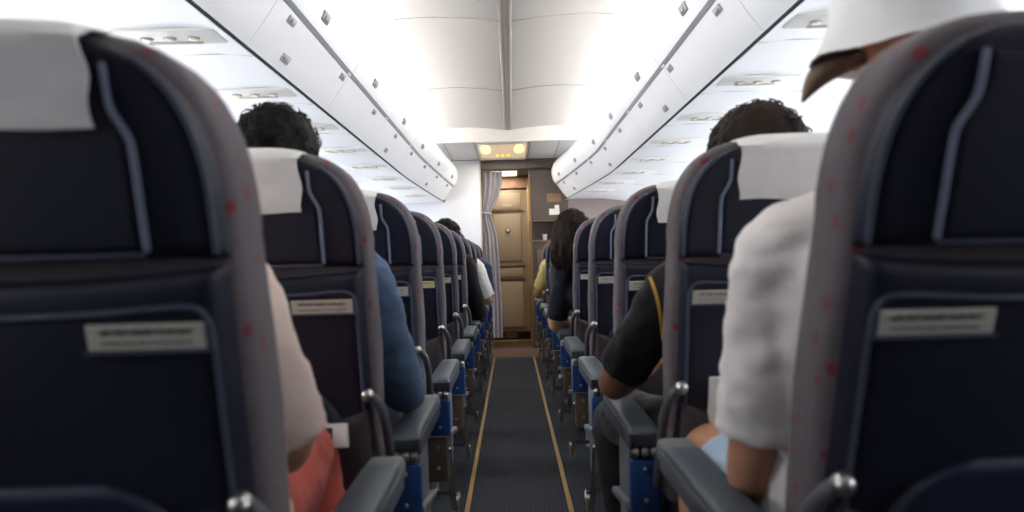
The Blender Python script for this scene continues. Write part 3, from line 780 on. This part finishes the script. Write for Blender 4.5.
def person(label, seat_m, row, skin, shirt, trousers, pose, hair=None, sleeve=.85, leg_cover=1.0, seed=0, cap=False, specs=False, long_hair=False, group='seated passengers', fit=1.0, detail=.009):
    m = seat_m
    cx = CXL if m > 0 else CXR
    y0 = (ROWS_L if m > 0 else ROWS_R)[row]
    V = lambda p: Vector((m*p[0], p[1], p[2]))
    D = dict(pelvis=(0, .36, .56), waist=(0, .335, .72), chest=(0, .285, .90), neck=(0, .25, 1.055), head=(0, .265, 1.19),
             sa=(.185, .255, .995), ea=(.235, .31, .70), wa=(.16, .53, .655),
             so=(-.185, .255, .995), eo=(-.225, .32, .70), wo=(-.12, .52, .62),
             ha=(.09, .39, .545), ka=(.13, .78, .57), aa=(.13, .76, .13), ho=(-.09, .39, .545), ko=(-.13, .78, .57), ao=(-.13, .76, .13), turn=0.0, size=1.0)
    D.update(pose)
    P = {k: (V(v) if isinstance(v, tuple) else v) for k, v in D.items()}
    hs = D['size']
    g = G()
    # torso + neck
    X = (1, 0, 0)
    g.chain([P['pelvis'], P['waist'], P['chest'], (P['chest']*.35+P['neck']*.65)], [(.14, .095), (.125, .085), (.15, .095), (.09, .06)], lat=X, seg=20)
    hd = P['head']
    rotH = Matrix.Rotation(D['turn']*m, 3, 'Z')
    H = lambda x, y, z: hd+rotH @ Vector((x*hs, y*hs, z*hs))
    g.chain([P['neck']-Vector((0, .0, .05)), P['neck'], H(0, -.012, -.06)], [.062, .052, .054], seg=14)
    # head: skull, jaw, brow, nose, lips, ears
    g.ball(H(0, -.008, .03), (.076*hs, .094*hs, .088*hs), rot=rotH)
    g.chain([H(0, .01, -.0), H(0, .028, -.055), H(0, .05, -.095)], [(.068*hs, .07*hs), (.058*hs, .05*hs), (.034*hs, .028*hs)], lat=rotH @ Vector(X), seg=16)
    g.chain([H(-.045, .072, .028), H(0, .082, .03), H(.045, .072, .028)], .013*hs, seg=8)
    g.chain([H(0, .083, .022), H(0, .096, -.005), H(0, .104, -.028)], [.009*hs, .011*hs, .015*hs], seg=8)
    for sx in (-1, 1): g.ball(H(sx*.013, .094, -.031), .010*hs, seg=8)
    g.chain([H(-.024, .080, -.060), H(0, .089, -.058), H(.024, .080, -.060)], [.005*hs, .008*hs, .005*hs], seg=8)
    g.chain([H(-.022, .079, -.069), H(0, .087, -.070), H(.022, .079, -.069)], [.005*hs, .008*hs, .005*hs], seg=8)
    for sx in (-1, 1):
        g.ball(H(sx*.078, -.008, -.005), (.011*hs, .02*hs, .032*hs), seg=12, rot=rotH @ Matrix.Rotation(R(-18*sx), 3, 'Z'))
    # arms
    for s_, e_, w_, sd in (('sa', 'ea', 'wa', 1), ('so', 'eo', 'wo', -1)):
        S, E, W = P[s_], P[e_], P[w_]
        g.chain([P['chest']*.5+S*.5+Vector((0, 0, .05)), S, S*.5+E*.5, E, E*.55+W*.45, W], [.05, .046, .042, .037, .038, .026], seg=14)
        d = (W-E).normalized()
        hd_ = D.get('hand_'+s_[1])
        hdir = V(hd_) if hd_ else d
        hand(g, W-d*.005, hdir, (0, 0, 1), (-m*sd, .15, 0), D.get('curl', .45))
    # legs
    for h_, k_, a_ in (('ha', 'ka', 'aa'), ('ho', 'ko', 'ao')):
        Hh, K, A = P[h_], P[k_], P[a_]
        g.chain([Hh, Hh*.5+K*.5, K, K*.62+A*.38+Vector((0, -.008, 0)), A], [.075, .066, .052, .044, .032], seg=14)
        g.chain([A+Vector((0, -.02, -.06)), A+Vector((0, .07, -.075)), A+Vector((0, .15, -.09))], [(.032, .04), (.038, .03), (.032, .018)], lat=X, seg=12)
    body = obj('person', evaluated('person', g, detail*.75, 5), skin, None, (cx, y0, 0), angle=180)
    tag(body, label, 'person', group)
    # shirt
    c = fit
    g = G()
    g.chain([P['pelvis']+Vector((0, 0, -.04)), P['pelvis']*.6+P['waist']*.4, P['waist'], P['chest'], P['chest']*.55+P['neck']*.45, P['neck']+Vector((0, -.004, -.02))],
            [(.17*c, .125), (.165*c, .12), (.155*c, .115), (.178*c, .118), (.15*c, .10), (.062, .058)], lat=X, seg=24, caps='rf')
    for s_, e_, w_, sl in (('sa', 'ea', 'wa', sleeve), ('so', 'eo', 'wo', sleeve)):
        S, E, W = P[s_], P[e_], P[w_]
        if sl <= 1:
            end = S*(1-sl)+E*sl
            pts = [P['chest']*.45+S*.55+Vector((0, 0, .055)), S+Vector((0, 0, .004)), S*.6+end*.4, end*.96+S*.04, end]
            rad = [.062*c, .063*c, .060*c, .0585*c, .0595*c]
        else:
            t = sl-1; end = E*(1-t)+W*t
            pts = [P['chest']*.45+S*.55+Vector((0, 0, .055)), S+Vector((0, 0, .004)), S*.5+E*.5, E, E*.5+end*.5, end]
            rad = [.062*c, .060*c, .056*c, .052*c, .048*c, .040]
        g.chain(pts, rad, seg=18, caps='rf')
    so = obj('shirt', evaluated('shirt', g, detail, 5, wrinkle(.0055, seed)), shirt, body, angle=180)
    # trousers
    g = G()
    g.chain([P['waist']*.3+P['pelvis']*.7, P['pelvis'], P['pelvis']+Vector((0, .03, -.045))], [(.165, .118), (.17, .12), (.15, .10)], lat=X, seg=20, caps='fr')
    for h_, k_, a_ in (('ha', 'ka', 'aa'), ('ho', 'ko', 'ao')):
        Hh, K, A = P[h_], P[k_], P[a_]
        tr = D.get('thigh', .092)
        if leg_cover >= 1:
            g.chain([Hh, Hh*.5+K*.5, K, K*.5+A*.5, A*.9+K*.1], [tr, tr*.92, .072, .066, .060], seg=18, caps='rf')
        else:
            end = Hh*(1-leg_cover)+K*leg_cover
            g.chain([Hh, Hh*.5+end*.5, end], [tr, tr*.95, tr*.88], seg=18, caps='rf')
    obj('trousers' if leg_cover >= 1 else 'shorts', evaluated('trousers', g, detail, 5, wrinkle(.006, seed+5, 13)), trousers, body, angle=180)
    for a_ in ('aa', 'ao'):
        A = P[a_]
        obj('shoe', evaluated('shoe', G().chain([A+Vector((0, -.03, -.085)), A+Vector((0, .07, -.09)), A+Vector((0, .17, -.097))], [(.040, .042), (.045, .036), (.040, .026)], lat=X, seg=14), .008, 3), M['shoe'], body, angle=180)
    # eyes
    for sx in (-1, 1):
        e = obj('eye', G().ball((0, 0, 0), .0125*hs, seg=12), M['eye_white'], body, H(sx*.031, .073, .008))
        obj('iris', G().ball((0, 0, 0), (.006*hs, .003*hs, .006*hs), seg=10), M['eye_dark'], e, rotH @ Vector((0, .0115*hs, 0)))
    # hair
    if hair:
        rnd = random.Random(seed)
        g = G()
        r0 = Vector((.090, .103, .097))*hs
        cH = H(0, -.022, .040)
        cuts = []
        g.ball(cH, (r0.x, r0.y, r0.z), seg=36, rot=rotH)
        g.ball(H(0, -.045, .0), (.083*hs, .07*hs, .09*hs), seg=24, rot=rotH)
        if long_hair:
            sp = D.get('hair_shift', 0)
            for sx in (-1, 1):
                g.chain([H(sx*.05, -.03, .05), H(sx*.072, -.045, -.04), H(sx*.07, -.05, -.10)+V((sp, 0, 0)), H(sx*.058, -.045, -.145)+V((sp, 0, 0)), H(sx*.045, -.035, -.185)+V((sp*1.2, 0, 0))],
                        [(.048, .06), (.042, .058), (.038, .05), (.03, .036), (.010, .012)], lat=X, seg=16)
            g.chain([H(0, -.08, .05), H(0, -.09, -.05), H(0, -.085, -.10)+V((sp, 0, 0)), H(0, -.075, -.15)+V((sp, 0, 0)), H(0, -.06, -.20)+V((sp, 0, 0))], [(.07, .04), (.076, .045), (.075, .04), (.06, .03), (.02, .012)], lat=X, seg=18)
        hm = evaluated('hair', g, .0065, 2, lambda co: .0055*noise.noise(Vector((co.x*42, co.y*42+seed, co.z*18)))+.003*noise.noise(co*95))
        # loose strands breaking the outline
        gs = G()
        for q in range(150 if not long_hair else 90):
            th = rnd.uniform(0, 2*PI); ph = math.acos(rnd.uniform(-.1, 1))
            n = Vector((math.sin(ph)*math.cos(th), math.sin(ph)*math.sin(th), math.cos(ph)))
            if n.y > .55 and n.z < .5: continue
            p0 = cH+rotH @ Vector((n.x*r0.x, n.y*r0.y, n.z*r0.z))
            tan = (rotH @ n).cross(Vector((rnd.gauss(0, 1), rnd.gauss(0, 1), rnd.gauss(0, 1)))).normalized()
            nn = rotH @ n
            gs.chain([p0-nn*.004, p0+tan*.012+nn*.005, p0+tan*.028+nn*rnd.uniform(.0, .005)], [.0022, .0018, .0005], seg=5, sub=2)
        ho = obj('hair', hm, hair, body, angle=180)
        obj('hair_strands', gs, hair, ho)
    if cap:
        # soft bucket hat: crown and a flared brim
        rings = []
        for rr, zz in ((.012, .142), (.05, .139), (.085, .128), (.100, .108), (.106, .07), (.109, .03), (.112, .004), (.122, -.022), (.136, -.046), (.139, -.050), (.134, -.049), (.118, -.022), (.107, .002), (.104, .03)):
            rings.append([H(rr*.96*math.cos(2*PI*k/36)*(1+.02*math.sin(k*1.3+zz*30)), -.006+rr*1.06*math.sin(2*PI*k/36), zz+.02+.004*math.sin(k*.9)) for k in range(36)])
        co_ = obj('hat', G().loft(rings), M['cap_white'], body, angle=60)
        obj('button', G().ball(H(0, -.006, .164), .008), M['cap_white'], co_)
        gl = G()
        gl.chain([V((.03, .335, 1.235)), V((.062, .335, 1.222)), V((.088, .335, 1.203)), V((.108, .335, 1.172))], [(.018, .03), (.018, .028), (.015, .02), (.003, .006)], lat=X, seg=12)
        obj('hair_lock', gl, M['brim_brown'], body)
    if specs:
        gg = G()
        for sx in (-1, 1):
            gg.chain([H(sx*.072, .088, .012), H(sx*.082, .04, .014), H(sx*.084, -.005, .008)], .0022, seg=6)
            gg.chain([H(sx*.034+.026*math.cos(2*PI*k/16), .098, .006+.02*math.sin(2*PI*k/16)) for k in range(17)], .002, seg=6, sub=1)
        gg.chain([H(-.008, .1, .01), H(.008, .1, .01)], .002, seg=6)
        obj('spectacles', gg, M['specs'], body)
    return body, P, cx, y0

# left of the aisle ---------------------------------------------------------
person('person in a pale rose t-shirt and coral trousers, mostly hidden behind the nearest left seat', 1, 0, M['skin_c'], M['sh_rose'], M['tr_coral'],
       dict(sa=(.125, .29, .905), ea=(.186, .33, .715), wa=(.05, .52, .68), head=(-.04, .27, 1.10), neck=(0, .25, .99), chest=(.01, .285, .86), ha=(.085, .38, .585), ka=(.085, .78, .60), thigh=.095), hair=M['hair_black'], sleeve=.97, seed=1, fit=1.1)
person('person with tousled black hair and a denim blue sleeve, in the second left seat', 1, 1, M['skin_c'], M['sh_denim'], M['tr_denim'],
       dict(sa=(.175, .275, .925), ea=(.236, .40, .665), wa=(.18, .60, .65), head=(-.005, .27, 1.168), neck=(0, .25, 1.03)), hair=M['hair_black'], sleeve=1.8, seed=2, fit=1.0)
person('person in a black top with dark hair showing above the seats, left of the aisle', 1, 5, M['skin_a'], M['sh_black'], M['tr_dark'],
       dict(sa=(.21, .265, .96), ea=(.29, .36, .64), wa=(.2, .55, .65), head=(.10, .27, 1.10), neck=(.06, .25, .985), chest=(.03, .285, .86)), hair=M['hair_black'], sleeve=1.7, seed=3, detail=.012)
person('person whose white t-shirt sleeve sticks out into the aisle far ahead on the left', 1, 7, M['skin_a'], M['sh_white'], M['tr_denim'],
       dict(sa=(.205, .27, .925), ea=(.30, .34, .665), wa=(.2, .52, .64), head=(.03, .27, 1.10), neck=(.03, .25, .985), chest=(.03, .285, .87)), hair=M['hair_black'], sleeve=.9, seed=4, fit=1.15, detail=.012)
person('person in an indigo shirt farthest ahead on the left beside the curtain', 1, 8, M['skin_a'], M['sh_indigo'], M['tr_dark'],
       dict(sa=(.25, .27, .93), ea=(.285, .33, .69), wa=(.2, .52, .65), head=(.0, .27, 1.10), neck=(.0, .25, .99)), hair=M['hair_black'], sleeve=1.6, seed=5, detail=.012)
# right of the aisle ---------------------------------------------------------
person('person in a white t-shirt, pale shorts and white hat in the nearest right seat', -1, 0, M['skin_c'], M['sh_white'], M['tr_blue'],
       dict(sa=(.154, .31, .945), ea=(.188, .365, .635), wa=(.09, .58, .60), head=(-.04, .31, 1.25), neck=(0, .29, 1.08), chest=(0, .295, .89),
            ha=(.11, .40, .55), ka=(.165, .75, .575), aa=(.20, .70, .12), turn=.75), hair=None, sleeve=.80, leg_cover=.66, seed=6, cap=True, fit=1.08, detail=.008)
b_, P_, cx_, y_ = person('person in a black top with mustard piping, elbow over the armrest, brown hair and spectacles', -1, 1, M['skin_b'], M['sh_black'], M['tr_dark'],
       dict(sa=(.18, .285, .88), chest=(0, .285, .865), ea=(.30, .41, .665), wa=(.19, .56, .69), hand_a=(-.6, .6, .1), ha=(.12, .39, .54), ka=(.245, .76, .51), aa=(.22, .74, .13), turn=-.5, head=(.005, .28, 1.13), neck=(0, .25, .97), size=1.12),
       hair=M['hair_brown'], sleeve=.84, seed=7, specs=True, fit=1.0, detail=.008)
from mathutils.bvhtree import BVHTree
sm = [c for c in b_.children if c.name.startswith('shirt')][0].data
bv = BVHTree.FromPolygons([v.co.copy() for v in sm.vertices], [tuple(p.vertices) for p in sm.polygons])
pts = []
for t in frange(0, 1, 12):
    o_ = Vector((-(.236-.03*t), -.2, .94-.16*t))
    h_ = bv.ray_cast(o_, Vector((0, 1, 0)))
    if h_[0] is not None: pts.append(h_[0]+h_[1]*.001)
obj('shirt_piping', G().chain(pts, .0042, seg=8), M['yellow_cord'], b_)
person('woman with long dark hair and a dark navy blouse leaning out beside the aisle', -1, 4, M['skin_a'], M['sh_navy'], M['tr_denim'],
       dict(sa=(.245, .27, .915), ea=(.31, .36, .625), wa=(.16, .50, .63), head=(.215, .28, 1.085), neck=(.15, .26, .965), chest=(.09, .285, .83), waist=(.03, .33, .70), so=(-.11, .26, .93), hair_shift=.012), hair=M['hair_brown'], long_hair=True, sleeve=.86, seed=8, detail=.011)
person('person in a pale yellow shirt far ahead on the right', -1, 8, M['skin_a'], M['sh_yellow'], M['tr_dark'],
       dict(sa=(.20, .27, .93), ea=(.30, .36, .67), wa=(.2, .52, .65), head=(.0, .27, 1.08), neck=(.0, .25, .97)), hair=M['hair_black'], sleeve=.8, seed=9, detail=.012)

# ------------------------------------------------------------------ light and view
w = bpy.data.worlds.new('sky'); scene.world = w; w.use_nodes = True
bg = w.node_tree.nodes['Background']; bg.inputs[0].default_value = (.85, .92, 1, 1); bg.inputs[1].default_value = 1.0
vs = scene.view_settings
vs.view_transform = 'Standard'; vs.look = 'None'; vs.gamma = 1; vs.use_curve_mapping = False
vs.exposure = 0.3
